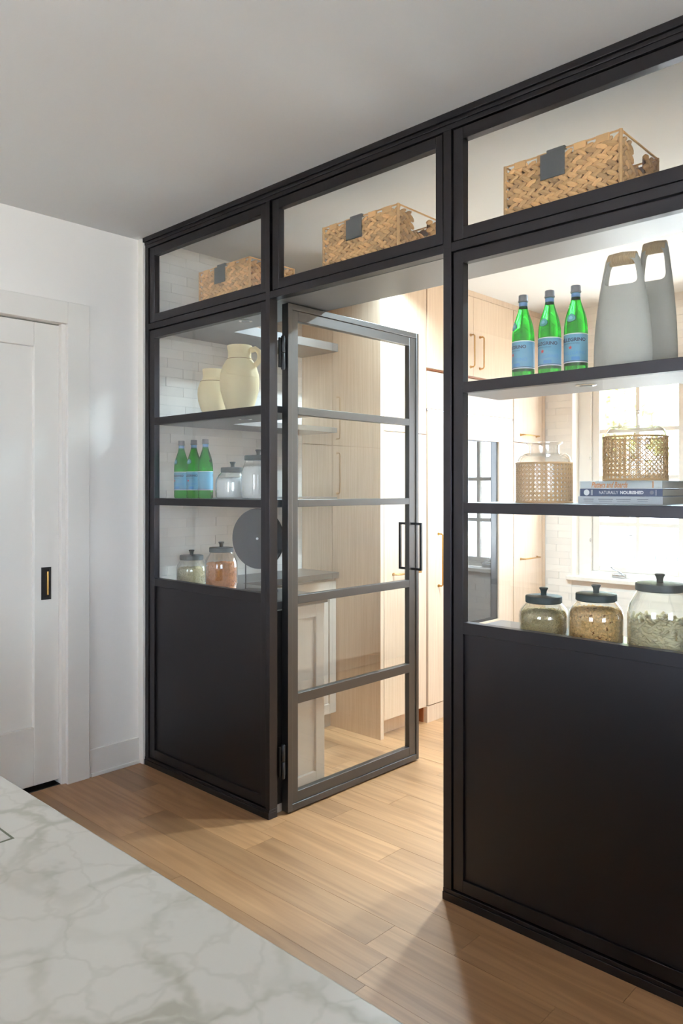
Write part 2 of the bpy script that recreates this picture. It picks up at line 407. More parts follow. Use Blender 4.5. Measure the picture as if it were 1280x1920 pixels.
for i, (a, b) in enumerate(KWIN):
    w = sempty('window_%d' % (i+2), ((a+b)/2, KB, KZ0))
    MB().ring_xz(a, b, KZ0, KZ1, a+.06, b-.06, KZ0+.06, KZ1-.06, KB-.12, KB-.06).build('frame', M['trim'], w, .003)
    for k in (1, 2): MB().box(a+(b-a)*k/3-.03, a+(b-a)*k/3+.03, KB-.11, KB-.07, KZ0+.06, KZ1-.06).build('mullion', M['trim'], w)
    for k in range(3):
        x0 = a+(b-a)*k/3; x1 = a+(b-a)*(k+1)/3
        MB().box(max(x0+.03, a+.06), min(x1-.03, b-.06), KB-.093, KB-.088, KZ0+.06, KZ1-.06).build('pane', M['winglass'], w)

# ---- tiles of the pantry, each its own piece
TH, TL, GR = .0505, .2, .0016
TM = {}
def tile_mesh(w, axis):
    k = (round(w, 3), axis)
    if k not in TM:
        m = MB()
        if axis == 'y': m.box(-.0085, 0, -w/2, w/2, -(TH-GR)/2, (TH-GR)/2)
        else: m.box(-w/2, w/2, 0, .0085, -(TH-GR)/2, (TH-GR)/2)
        TM[k] = m.mesh('tile', M['tile'])
    return TM[k]
def put_tile(par, axis, a, b, zc, merge=None):
    w = round((b-a-GR)/.01)*.01 if b-a < TL-.001 else TL-GR
    w = min(w, b-a-GR*.5)
    me = tile_mesh(w, axis); c = (a+b)/2
    j = R.uniform(-.0012, .0008)
    o = link('tile', me, par, loc=(j, c, zc) if axis == 'y' else (c, PD-j, zc))
    o.rotation_euler = (R.uniform(-.006, .006), R.uniform(-.006, .006), R.uniform(-.014, .014))
n = 0; z = H-TH*36; row = 0
rest = MB()
while z < H-.01:
    s = -(row % 2)*TL*.5 + R.uniform(-.02, .02)+.045
    while s < 1.128:
        a, b = max(s, .046), min(s+TL, 1.127)
        if b-a > .02:
            put_tile(pl, 'y', a, b, z+TH/2); n += 1
        s += TL
    z += TH; row += 1
# pieces of the back wall: the ones in view singly, those past the limit joined
cand = []; z = H-TH*54; row = 0
while z < H-.01:
    s = .648-(row % 2)*TL*.5+R.uniform(-.02, .02)
    while s < 2.56:
        for lo, hi in ((.650, WX0-.006), (WX0-.006, WX1+.006), (WX1+.006, 2.549)):
            a, b = max(s, lo), min(s+TL, hi)
            if lo == WX0-.006 and z+TH > WZ0-.03 and z < WZ1+.01: continue
            if b-a > .012: cand.append((a, b, z+TH/2))
        s += TL
    z += TH; row += 1
cand.sort(key=lambda t: (0 if (t[0] < .87 and t[2] > .3) else 1 if (t[2] > 2.15 and t[0] < 1.3) else 2 if (t[0] < 1.8 and .3 < t[2] < .85) else 3, t[0]))
for a, b, zc in cand[:300]: put_tile(bk, 'x', a, b, zc)
for a, b, zc in cand[300:]: rest.box(a+GR/2, b-GR/2, PD, PD+.0085, zc-(TH-GR)/2, zc+(TH-GR)/2)
rest.build('tile_field', M['tile'], bk, kind='stuff')

# ---- window over the back wall: two casements, 2 x 4 panes each
w1 = sempty('window_1', (1.66, WY, WZ0))
MB().box(WX0-.011, WX0, PD-.002, WY+.06, WZ0-.02, WZ1+.011).box(WX1, WX1+.011, PD-.002, WY+.06, WZ0-.02, WZ1+.011)\
    .box(WX0, WX1, PD-.002, WY+.06, WZ1, WZ1+.011).build('reveal', M['trim'], w1)
MB().ring_xz(WX0, WX1, WZ0, WZ1, WX0+.095, WX1-.095, WZ0+.035, WZ1-.05, WY-.02, WY+.07).build('frame', M['trim'], w1, .003)
xm = (WX0+WX1)/2
MB().box(xm-.03, xm+.03, WY-.015, WY+.06, WZ0+.035, WZ1-.05).build('mullion', M['trim'], w1, .003)
for sx0, sx1 in ((WX0+.099, xm-.032), (xm+.032, WX1-.099)):
    a, b, c, d = sx0+.05, sx1-.05, WZ0+.075, WZ1-.095
    sash = MB().ring_xz(sx0, sx1, WZ0+.038, WZ1-.053, a, b, c, d, WY, WY+.045).build('sash', M['trim'], w1, .004)
    mx = (a+b)/2; hs = [1.181, 1.516, 1.851]
    MB().box(mx-.014, mx+.014, WY+.006, WY+.04, c, d).build('muntin', M['trim'], sash)
    for hz in hs: MB().box(a, b, WY+.008, WY+.038, hz-.014, hz+.014).build('muntin', M['trim'], sash)
    zs = [c]+hs+[d]
    for k in range(4):
        for p, q in ((a, mx-.014), (mx+.014, b)):
            MB().box(p, q, WY+.02, WY+.025, zs[k]+(.014 if k else 0), zs[k+1]-(.014 if k < 3 else 0)).build('pane', M['winglass'], sash)
MB().box(WX0-.035, WX1+.035, PD-.035, WY-.02, WZ0-.03, WZ0).build('windowsill', M['trim'], w1, .004)
cr = MB().box(1.135, 1.225, WY-.055, WY-.02, WZ0+.0, WZ0+.026).build('crank', M['chrome'], w1, .005)
MB().tube([(1.215, WY-.06, WZ0+.03), (1.185, WY-.066, WZ0+.05), (1.15, WY-.066, WZ0+.062), (1.135, WY-.066, WZ0+.078)], [.008, .006, .006, .008], 8).build('handle', M['chrome'], cr)
for hz in (1.06, 1.66): MB().box(WX0+.088, WX0+.096, WY-.03, WY-.018, hz-.012, hz+.012).build('latch', M['chrome'], w1, .002)

# ---- trims and the white sliding door
TX = -.027
MB_ = MB().box(-.05, TX, DY1, -.297, 0, 2.341).box(-.05, TX, DY0-.114, DY0, 0, 2.341).box(-.05, TX, DY0, DY1, DZ, 2.341)
struct(MB_.build('trim_1', M['trim'], None, .002))
struct(MB().box(-.05, -.036, -.297, -.012, 0, .135).box(-.05, -.028, -.285, -.012, 0, .018).build('baseboard_left', M['trim'], None, .002))
struct(MB().box(-.06, -.0005, -.012, .046, 0, H).build('trim_2', M['trim'], None, .002))
d1 = sempty('door_1', (-.09, -.86, .02))
dd0, dd1 = DY0-.03, -.432
MB().ring_yz(dd0, dd1, .022, DZ-.005, dd0+.13, -.556, .30, 2.112, -.115, -.075).build('frame', M['trim'], d1, .003)
MB().box(-.112, -.097, dd0+.13, -.556, .30, 2.112).build('panel', M['trim'], d1)
MB().box(-.15, -.05, -.432, DY1, 0, DZ).build('jamb', M['trim'], d1, .002)
MB().box(-.149, -.062, DY0, DY1-.022, 0, .003).build('gap_shade', M['black'], d1)  # black strip standing in for the shade under the door
fp = MB().ring_yz(-.522, -.473, .902, 1.058, -.513, -.482, .915, 1.045, -.0755, -.072).build('flush_pull', M['black'], d1, .001)
MB().box(-.0752, -.0742, -.513, -.482, .915, 1.045).build('pull_recess', M['black'], fp)
MB().tube([(-.069, -.492, .925), (-.069, -.492, 1.037)], .0045, 8).build('pull_bar', M['brass'], fp)

# ================================================================== steel and glass partition
P = thing('steel_partition', 'black steel-framed partition wall of glass over solid lower panels, around the doorway', 'partition', (1.44, .02, 0))
ST = M['steel']
for a, b in ((.0, .031), (.955, .981), (1.900, 1.934), (2.858, PW)):
    MB().box(a, b, 0, .045, .041, 2.684).build('post', ST, P, .0012)
MB().box(0, .981, -.006, .045, 0, .028).box(0, .981, -.002, .045, .028, .041).build('sill_rail', ST, P, .0012)
MB().box(1.9, PW, -.006, .045, 0, .028).box(1.9, PW, -.002, .045, .028, .041).build('sill_rail', ST, P, .0012)
MB().box(0, PW, 0, .045, 2.684, 2.702).build('head_rail', ST, P, .0012)
MB().box(-.004, PW, -.013, .05, 2.716, H).box(0, PW, -.004, .05, 2.702, 2.716).build('head_molding', ST, P, .0012)
for a, b in ((.031, .955), (.981, 1.9), (1.934, 2.858)):
    MB().box(a, b, 0, .045, 2.258, 2.289).build('transom_rail', ST, P, .0012)
def sash(x0, x1, z0, z1, a, b, c, d, bars=()):
    s = MB().ring_xz(x0, x1, z0, z1, a, b, c, d, .004, .036).build('sash_frame', ST, P, .0012)
    MB().ring_xz(x0-.012, x1+.012, z0-.008, z1+.008, x0+.004, x1-.004, z0+.004, z1-.004, .016, .032).build('rebate', ST, s)
    for u, v in bars: MB().box(a, b, .004, .036, u, v).build('glazing_bar', ST, s, .0012)
    return s
def pane(s, a, b, c, d): MB().box(a-.004, b+.004, .019, .025, c-.004, d+.004).build('pane', M['glass'], s)
for x0, x1, a, b in ((.037, .951, .08, .918), (1.940, 2.852, 1.98, 2.815)):
    s = sash(x0, x1, .046, 2.252, a, b, .088, 2.212, ((.935, .975), (1.351, 1.386), (1.764, 1.801)))
    MB().box(a, b, .014, .034, .088, .935).build('lower_panel', ST, s)
    for c, d in ((.975, 1.351), (1.386, 1.764), (1.801, 2.212)): pane(s, a, b, c, d)
for x0, x1, a, b in ((.037, .951, .08, .918), (.994, 1.894, 1.035, 1.864), (1.940, 2.852, 1.98, 2.815)):
    s = sash(x0, x1, 2.294, 2.679, a, b, 2.335, 2.638); pane(s, a, b, 2.335, 2.638)

MB().box(.9535, .9585, .045, .105, .041, .895).build('dark_slit_filler', M['black'], P, .001)  # added black strip that keeps the slit behind the post dark

# ---- the door, open at a right angle
D = thing('pantry_door', 'black steel door with five glass panes, standing open into the pantry', 'door', (.982, .09, 0))
ya, yb, za, zb = .154, .950, .086, 2.182
fr = MB().ring_yz(.089, 1.025, .008, 2.253, .116, 1.004, .038, 2.227, .962, 1.002).build('door_frame', M['steel_lit'], D, .0016)
MB().ring_yz(.116, 1.004, .038, 2.227, ya, yb, za, zb, .966, .997).build('inner_frame', M['steel_lit'], D, .0016)
rails = [(1.765, 1.800), (1.354, 1.386), (.921, .959), (.476, .521)]
for u, v in rails: MB().box(.966, .997, ya, yb, u, v).build('glazing_bar', M['steel_lit'], D, .0012)
tops = [zb]+[u for u, v in rails]; bots = [v for u, v in rails]+[za]
for t, b in zip(tops, bots): MB().box(.978, .984, ya-.004, yb+.004, b-.004, t+.004).build('pane', M['doorglass'], D)
h = MB()
for x0, x1 in ((.913, .966), (.997, 1.062)):
    far = x0 if x0 < .95 else x1-.012
    h.box(far, far+.012, .965, .978, 1.01, 1.258)
    h.box(x0+(.012 if x0 < .95 else 0), x1-(0 if x0 < .95 else .012), .965, .978, 1.01, 1.022).box(x0+(.012 if x0 < .95 else 0), x1-(0 if x0 < .95 else .012), .965, .978, 1.246, 1.258)
h.build('handle', M['black'], D, .001)
for z0 in (.163, 1.957):
    hg = MB()
    hg.lathe([(.007, 0), (.009, .003), (.009, .07), (.007, .073)], 12, (.9925, .068, z0)).lathe([(.007, 0), (.009, .003), (.009, .07), (.007, .073)], 12, (.9925, .068, z0+.076))
    hg.box(.981, .99, .05, .088, z0+.01, z0+.14)
    hg.build('hinge', M['black'], D)

# ================================================================== shelves
def U_shelf(name, label, z0, z1):
    """one slab that wraps three walls: along x = 0, behind the partition, along x = PW"""
    d = .315
    pts = [(.002, .047), (PW-.002, .047), (PW-.002, 1.126), (PW-.29, 1.126), (PW-.29, .335), (d, .335), (d, 1.126), (.002, 1.126)]
    o = thing(name, label, 'shelf', (1.44, .19, z0))
    MB().prism(pts, z0, z1).build('shelf_board', M['steelin'], o, .001)
    return o
def L_shelf(label, left, z0, z1):
    xe = .95 if left else 1.932
    if left: pts = [(.002, .047), (xe, .047), (xe, .322), (.308, .322), (.308, 1.126), (.002, 1.126)]
    else: pts = [(xe, .047), (PW-.002, .047), (PW-.002, 1.126), (PW-.285, 1.126), (PW-.285, .310), (xe, .310)]
    o = thing('corner_shelf', label, 'shelf', (.5 if left else 2.4, .19, z0))
    MB().prism(pts, z0, z1).build('shelf_board', M['steelin'], o, .001)
    return o
def puck(shelf, x, y, z):
    p = MB().lathe([(.031, -.0025), (.034, -.001), (.034, .0), (.0335, .001)], 28, (x, y, z)).build('puck_light', M['chrome'], shelf)
    MB().lathe([(.020, -.0035), (.020, -.001)], 24, (x, y, z)).build('lens', M['greyink'], p)
top = U_shelf('top_shelf', 'dark steel top shelf carrying the woven baskets above the doorway', 2.257, 2.305)
s = L_shelf('dark corner shelf holding the clay pots, behind the glass beside the white wall', True, 1.772, 1.802); puck(s, .606, .173, 1.772)
s = L_shelf('dark corner shelf holding three water bottles and two jars of white powder', True, 1.352, 1.386); puck(s, .606, .173, 1.352)
s = L_shelf('dark corner shelf with the tall grey handled vases and three green bottles on it', False, 1.768, 1.802); puck(s, 2.362, .138, 1.768)
s = L_shelf('dark corner shelf carrying the cane-wrapped vases and the books', False, 1.352, 1.386)
puck(top, .565, .208, 2.257)

# ---- worktops and painted base cabinets
CT = .935
o = MB().prism([(.002, .047), (.957, .047), (.957, .385), (.324, .385), (.324, 1.126), (.002, 1.126)], .90, CT).build('countertop', M['counter'], None, .002, loc=(.5, .2, .9))
tag(o, 'dark stone corner worktop with the round black disc and jars of grain on it', 'countertop')
o = MB().prism([(1.922, .047), (PW-.002, .047), (PW-.002, 1.126), (PW-.32, 1.126), (PW-.32, .345), (1.922, .345)], .90, CT).build('countertop', M['counter'], None, .002, loc=(2.4, .2, .9))
tag(o, 'dark stone corner worktop holding the jars of seeds, nuts and pasta', 'countertop')
def shaker_front_x(par, x, y0, y1, z0, z1, sgn, knob=None):
    """shaker door on a face that looks to sgn*x"""
    a, b = (x, x+sgn*.02); lo, hi = min(a, b), max(a, b)
    dd = MB().ring_yz(y0, y1, z0, z1, y0+.055, y1-.055, z0+.06, z1-.06, lo, hi).build('cabinet_door', M['base'], par, .002)
    a, b = x, x+sgn*.008
    MB().box(min(a, b), max(a, b), y0+.055, y1-.055, z0+.06, z1-.06).build('inset_panel', M['base'], dd)
    return dd
def shaker_front_y(par, y, x0, x1, z0, z1):
    dd = MB().ring_xz(x0, x1, z0, z1, x0+.055, x1-.055, z0+.06, z1-.06, y, y+.02).build('cabinet_door', M['base'], par, .002)
    MB().box(x0+.055, x1-.055, y, y+.008, z0+.06, z1-.06).build('inset_panel', M['base'], dd)
bc = thing('base_cabinet', 'greige shaker base cabinet whose end panel shows through the open glass door', 'cabinet', (.6, .2, 0))
MB().box(.33, .93, .05, .345, .0, .899).build('body', M['base'], bc)
shaker_front_y(bc, .345, .335, .63, .09, .885); shaker_front_y(bc, .345, .635, .93, .09, .885)
MB().ring_yz(.05, .367, 0, .898, .105, .312, .12, .84, .93, .952).build('end_panel', M['base'], bc, .002)
MB().box(.93, .938, .105, .312, .12, .84).build('inset_panel', M['base'], bc)
bc2 = thing('base_cabinet', 'greige shaker base cabinet between partition corner and tall oak cabinet side', 'cabinet', (.15, .7, 0))
MB().box(.004, .285, .05, 1.126, .09, .899).box(.004, .25, .05, 1.126, 0, .09).build('body', M['base'], bc2)
shaker_front_x(bc2, .285, .40, .75, .095, .885, 1); shaker_front_x(bc2, .285, .757, 1.12, .095, .885, 1)
bc3 = thing('base_cabinet', 'greige shaker base cabinet behind the tall black panel under jars of nuts and pasta', 'cabinet', (2.4, .2, 0))
MB().box(1.96, 2.56, .05, .325, .0, .899).build('body', M['base'], bc3)
shaker_front_y(bc3, .325, 1.965, 2.255, .09, .885); shaker_front_y(bc3, .325, 2.262, 2.555, .09, .885)
MB().ring_yz(.05, .345, 0, .898, .105, .29, .12, .84, 1.938, 1.96).build('end_panel', M['base'], bc3, .002)
MB().box(1.952, 1.96, .105, .29, .12, .84).build('inset_panel', M['base'], bc3)
bc4 = thing('base_cabinet', 'greige shaker base cabinet on the pantry wall below the grey vases', 'cabinet', (2.7, .7, 0))
MB().box(2.585, PW-.004, .05, 1.126, .09, .899).box(2.62, PW-.004, .05, 1.126, 0, .09).build('body', M['base'], bc4)
shaker_front_x(bc4, 2.585, .40, .75, .095, .885, -1); shaker_front_x(bc4, 2.585, .757, 1.12, .095, .885, -1)

# ================================================================== tall pale oak cabinets
XF = .648
def pull(par, x, y0, y1, z0, z1, sgn=1, r=.0052):
    """round bar pull on a face that looks to sgn*x"""
    so_ = .032*sgn
    if abs(y1-y0) < 1e-6:
        pts = [(x, y0, z0), (x+so_*.75, y0, z0), (x+so_, y0, z0+.008), (x+so_, y0, z1-.008), (x+so_*.75, y0, z1), (x, y0, z1)]; ends = [(y0, z0), (y0, z1)]
    else:
        pts = [(x, y0, z0), (x+so_*.75, y0, z0), (x+so_, y0+.008, z0), (x+so_, y1-.008, z0), (x+so_*.75, y1, z0), (x, y1, z0)]; ends = [(y0, z0), (y1, z0)]
    m = MB().tube(pts, r, 8)
    for yy, zz in ends: m.tube([(x, yy, zz), (x+.004*sgn, yy, zz)], .010, 12)
    return m.build('pull', M['brass'], par)
def door_x(par, y0, y1, z0, z1, x=XF, th=.02, name='cabinet_door'):
    return MB().box(min(x, x-th), max(x, x-th), y0, y1, z0, z1).build(name, M['cab'], par, .0012)
c1 = thing('tall_cabinet', 'tall pale oak cabinet with flush doors, its plain side panel facing the partition', 'cabinet', (.32, 1.35, 0))
MB().box(.0, XF, 1.128, 1.157, 0, 2.70).build('side_panel', M['cab'], c1, .001)
MB().box(.0, XF-.024, 1.158, 1.562, .10, 2.70).build('body', M['cabin'], c1)
MB().box(.0, .58, 1.158, 1.562, 0, .10).build('toe_kick', M['cab'], c1)
MB().box(.0, XF-.004, 1.128, 1.563, 2.703, H).build('crown_filler', M['cab'], c1)
door_x(c1, 1.1605, 1.5570, 1.769, 2.70)
d = door_x(c1, 1.1605, 1.5570, .104, 1.7645); pull(d, XF, 1.242, 1.475, .937, .937)
c2 = thing('built_in_refrigerator', 'oak-panelled built-in refrigerator with a dark glass door, below the two-door oak cupboard', 'refrigerator', (.32, 2.07, 0))
MB().box(0, XF-.03, 1.565, 2.574, .0, 2.168).build('body', M['cabin'], c2)
MB().box(XF-.03, XF, 1.572, 2.570, 1.928, 2.158).build('grille_panel', M['cab'], c2, .0012)
MB().box(XF-.03, XF-.004, 1.572, 2.570, 1.917, 1.926).build('grille_trim', M['chrome'], c2)
d = MB().box(XF-.03, XF, 1.578, 1.762, .105, 1.914).build('refrigerator_door', M['cab'], c2, .0012); pull(d, XF, 1.684, 1.684, .831, 1.154)
d = MB().ring_yz(1.768, 2.570, .105, 1.914, 1.90, 2.385, .539, 1.757, XF-.03, XF).build('refrigerator_door', M['cab'], c2, .0012)
MB().ring_yz(1.90, 2.385, .539, 1.757, 1.905, 2.303, .56, 1.752, XF-.022, XF-.012).build('door_seal', M['black'], d)
MB().box(XF-.024, XF-.014, 1.905, 2.303, .56, 1.752).build('dark_pane', M['fridgeglass'], d)
MB().box(XF-.03, XF-.003, 1.572, 2.570, .0, .10).build('toe_kick', M['cab'], c2)
c3 = thing('wall_cabinet', 'oak two-door cupboard at the ceiling above the refrigerator', 'cabinet', (.32, 2.07, 2.17))
MB().box(0, XF-.024, 1.565, 2.574, 2.17, 2.70).build('body', M['cabin'], c3)
d = door_x(c3, 1.568, 2.0675, 2.178, 2.70); pull(d, XF, 2.037, 2.037, 2.235, 2.445)
d = door_x(c3, 2.0705, 2.572, 2.178, 2.70); pull(d, XF, 2.148, 2.148, 2.235, 2.445)
MB().box(.0, XF-.004, 1.565, 2.574, 2.703, H).build('crown_filler', M['cab'], c3)
c4 = thing('tall_cabinet', 'narrow tall oak cabinet with horizontal brass pulls, next to the tiled window wall', 'cabinet', (.32, 2.8, 0))
MB().box(0, XF-.024, 2.576, 3.028, .10, 2.70).build('body', M['cabin'], c4)
MB().box(0, .58, 2.576, 3.028, 0, .10).build('toe_kick', M['cab'], c4)
d = door_x(c4, 2.579, 2.982, 1.769, 2.70); pull(d, XF, 2.674, 2.895, 1.822, 1.822)
d = door_x(c4, 2.579, 2.982, .104, 1.7645); pull(d, XF, 2.674, 2.905, .932, .932)
MB().box(XF-.024, XF, 2.987, 3.028, 0, 2.70).build('filler_strip', M['cab'], c4)
MB().box(.0, XF-.004, 2.576, 3.028, 2.703, H).build('crown_filler', M['cab'], c4)
XR = 2.555
for i, (y0, y1) in enumerate(((1.13, 2.005), (2.008, 3.026))):
    lab = ['shallow tall oak cabinet next to the worktop with the jars', 'shallow tall oak cabinet on the pantry wall next to the window'][i]
    c = thing('tall_cabinet', lab, 'cabinet', (2.72, (y0+y1)/2, 0))
    MB().box(XR+.022, PW-.002, y0, y1, .1, 2.70).build('body', M['cabin'], c)
    MB().box(XR+.06, PW-.002, y0, y1, 0, .1).build('toe_kick', M['cab'], c)
    MB().box(XR+.004, PW-.002, y0, y1, 2.703, H).build('crown_filler', M['cab'], c)
    if i == 0: MB().box(XR, XR+.022, y0, y0+.03, 0, 2.70).build('side_stile', M['cab'], c)
    ys = [y0+.032 if i == 0 else y0, 1.57 if i == 0 else 2.48, y1]
    for k in range(2):
        for z0, z1 in ((1.769, 2.70), (.104, 1.7645)):
            d = door_x(c, ys[k]+.002, ys[k+1]-.002, z0, z1, XR+.02)
            py = (ys[k]+.05) if (i == 0) == (k == 1) else (ys[k+1]-.06)
            if z0 > 1: pull(d, XR, py, py, 1.82, 2.14, -1)
            else: pull(d, XR, py, py, 1.40, 1.71, -1)

# ================================================================== kitchen island
ic = thing('kitchen_island', 'dark painted kitchen island base under the marble top', 'island', (2.7, -2.2, 0))
MB().box(1.15, 4.3, -2.75, -1.66, .0, .878).build('body', M['charcoal'], ic)
for k in range(4):
    x0 = 1.2+k*.77
    dd = MB().ring_xz(x0, x0+.75, .1, .86, x0+.07, x0+.68, .17, .79, -1.66, -1.64).build('cabinet_door', M['charcoal'], ic, .002)
    MB().box(x0+.07, x0+.68, -1.66, -1.652, .17, .79).build('inset_panel', M['charcoal'], dd)
ct = thing('marble_countertop', 'white marble island top with soft green-grey veins', 'countertop', (2.7, -2.2, .88))
MB().box(1.05, 4.4, -2.85, -1.601, .88, .91).build('slab', M['marble'], ct, .003)
cv = MB().box(2.20, 2.338, -1.83, -1.693, .909, .9103).build('cover_gap', M['groove'], ct)
MB().box(2.203, 2.334, -1.826, -1.697, .909, .911).build('flush_cover', M['marble'], cv, .0006)

# ================================================================== bottles
def az(x, y): return math.atan2(CAM.y-y, CAM.x-x)
BR = .0378
def make_bottle(label):
    b = thing('water_bottle', label, 'bottle', (0, 0, 0))
    prof = [(.0, .004), (.02, .003), (.033, .0), (.0365, .003), (BR, .008), (BR, .118), (BR, .138), (.0376, .152), (.0367, .168), (.0340, .188), (.0290, .208), (.0228, .226), (.0176, .242), (.0150, .254), (.0143, .262), (.0142, .272), (.0155, .2735), (.0155, .277), (.0138, .279)]
    MB().lathe(prof, 40).build('glass_body', M['green'], b, local=True)
    MB().lathe([(.0158, .2735), (.0176, .2755), (.0176, .2785), (.0160, .2805), (.0158, .296), (.0146, .298)], 28).build('cap', M['cap'], b, local=True)
    MB().lathe([(.0153, .243+.008), (.0146, .257), (.0145, .2735)], 28, caps=False).build('neck_label', M['neck'], b, local=True)
    r = BR+.0004
    lb = MB().lathe([(r, .042), (r, .136)], 48, caps=False).build('paper_label', M['blue'], b, local=True)
    MB().lathe([(r+.0003, .1335), (r+.0003, .1365)], 48, caps=False).build('label_border', M['cream'], lb, local=True)
    MB().lathe([(r+.0003, .0415), (r+.0003, .0445)], 48, caps=False).build('label_border', M['cream'], lb, local=True)
    MB().lathe([(r+.0003, .046), (r+.0003, .0475)], 48, caps=False).build('label_border', M['navy'], lb, local=True)
    text_round('lettering', 'S.PELLEGRINO', .0155, r+.0006, .115, 0, M['navy'], lb, .104, .0005)
    text_round('lettering', 'S.PELLEGRINO', .016, r+.0005, .072, .15, M['midblue'], lb, .098)
    text_round('lettering', 'ACQUA MINERALE NATURALE', .005, r+.0006, .103, 0, M['navy'], lb, .06)
    bm = MB()   # red star
    c = bm.bm.verts.new((r+.0012, 0, .090)); vs_ = []
    for k in range(10):
        rr = .0078 if k % 2 == 0 else .0032; t = PI/2+2*PI*k/10; yy = rr*math.cos(t); a = yy/r
        vs_.append(bm.bm.verts.new(((r+.0008)*math.cos(a), (r+.0008)*math.sin(a), .090+rr*math.sin(t))))
    for k in range(10): bm.bm.faces.new((c, vs_[k], vs_[(k+1) % 10]))
    bm.build('star', M['red'], lb, local=True)
    bm = MB()   # block of colour under the star
    for k in range(5):
        a0 = .1+.14*k; q = [((r+.0005)*math.cos(t), (r+.0005)*math.sin(t), zz) for t, zz in ((a0, .049), (a0+.14, .049), (a0+.14, .060), (a0, .060))]
        bm.bm.faces.new([bm.bm.verts.new(p) for p in q])
    bm.build('label_block', M['midblue'], lb, local=True)
    # shoulder emblem: a rounded triangle that follows the glass
    def surf(zz):
        for (r0, z0), (r1, z1) in zip(prof, prof[1:]):
            if z0 <= zz <= z1 and z1 > z0: return r0+(r1-r0)*(zz-z0)/(z1-z0)
        return .03
    def patch(name, mat, k, off, par):
        bm = MB(); rings = []
        c = bm.bm.verts.new((surf(.188)+off, 0, .188))
        for f_ in (.25, .5, .75, 1.0):
            ring = []
            for i in range(24):
                t = 2*PI*i/24; yy = f_*k*(.0165*math.cos(t))*(1-.28*math.sin(t)); zz = .188+f_*k*.0145*math.sin(t)
                rr = surf(zz)+off; a = yy/rr; ring.append(bm.bm.verts.new((rr*math.cos(a), rr*math.sin(a), zz)))
            rings.append(ring)
        for i in range(24):
            bm.bm.faces.new((c, rings[0][i], rings[0][(i+1) % 24]))
            for A, B in zip(rings, rings[1:]): bm.bm.faces.new((A[i], B[i], B[(i+1) % 24], A[(i+1) % 24]))
        return bm.build(name, mat, par, local=True)
    em = patch('emblem', M['navy'], 1.0, .0008, b); patch('emblem_field', M['teal'], .9, .0012, em); patch('emblem_centre', M['lightblue'], .4, .0016, em)
    return b
spots = [((2.125, .155, 1.8022), -62, 'green bottle of sparkling water, first of the row beside the doorway post'),
         ((2.222, .16, 1.8022), -37, 'middle green bottle of the row beside the grey handled vases'),
         ((2.316, .16, 1.8022), -27, 'green bottle of sparkling water standing next to the grey handled vases'),
         ((.138, .13, 1.3862), -62, 'green bottle behind glass, nearest the white wall, with its emblem at the edge'),
         ((.240, .135, 1.3862), -48, 'green bottle behind glass, middle of the three next to the powder jars'),
         ((.345, .13, 1.3862), 140, 'green bottle behind glass, turned away, next to the jar of white powder')]
proto = None
for i, (p, dl, lab) in enumerate(spots):
    g = 'water bottles under the grey vases shelf' if i > 99 else ('water bottles beside the grey vases' if i < 3 else 'water bottles on the shelf of white powder jars')
    rz = az(p[0], p[1])+math.radians(dl)
    if proto is None: proto = make_bottle(lab); proto.location = p; proto.rotation_euler = (0, 0, rz); proto['group'] = g
    else: copy_tree(proto, p, lab, rz, g)

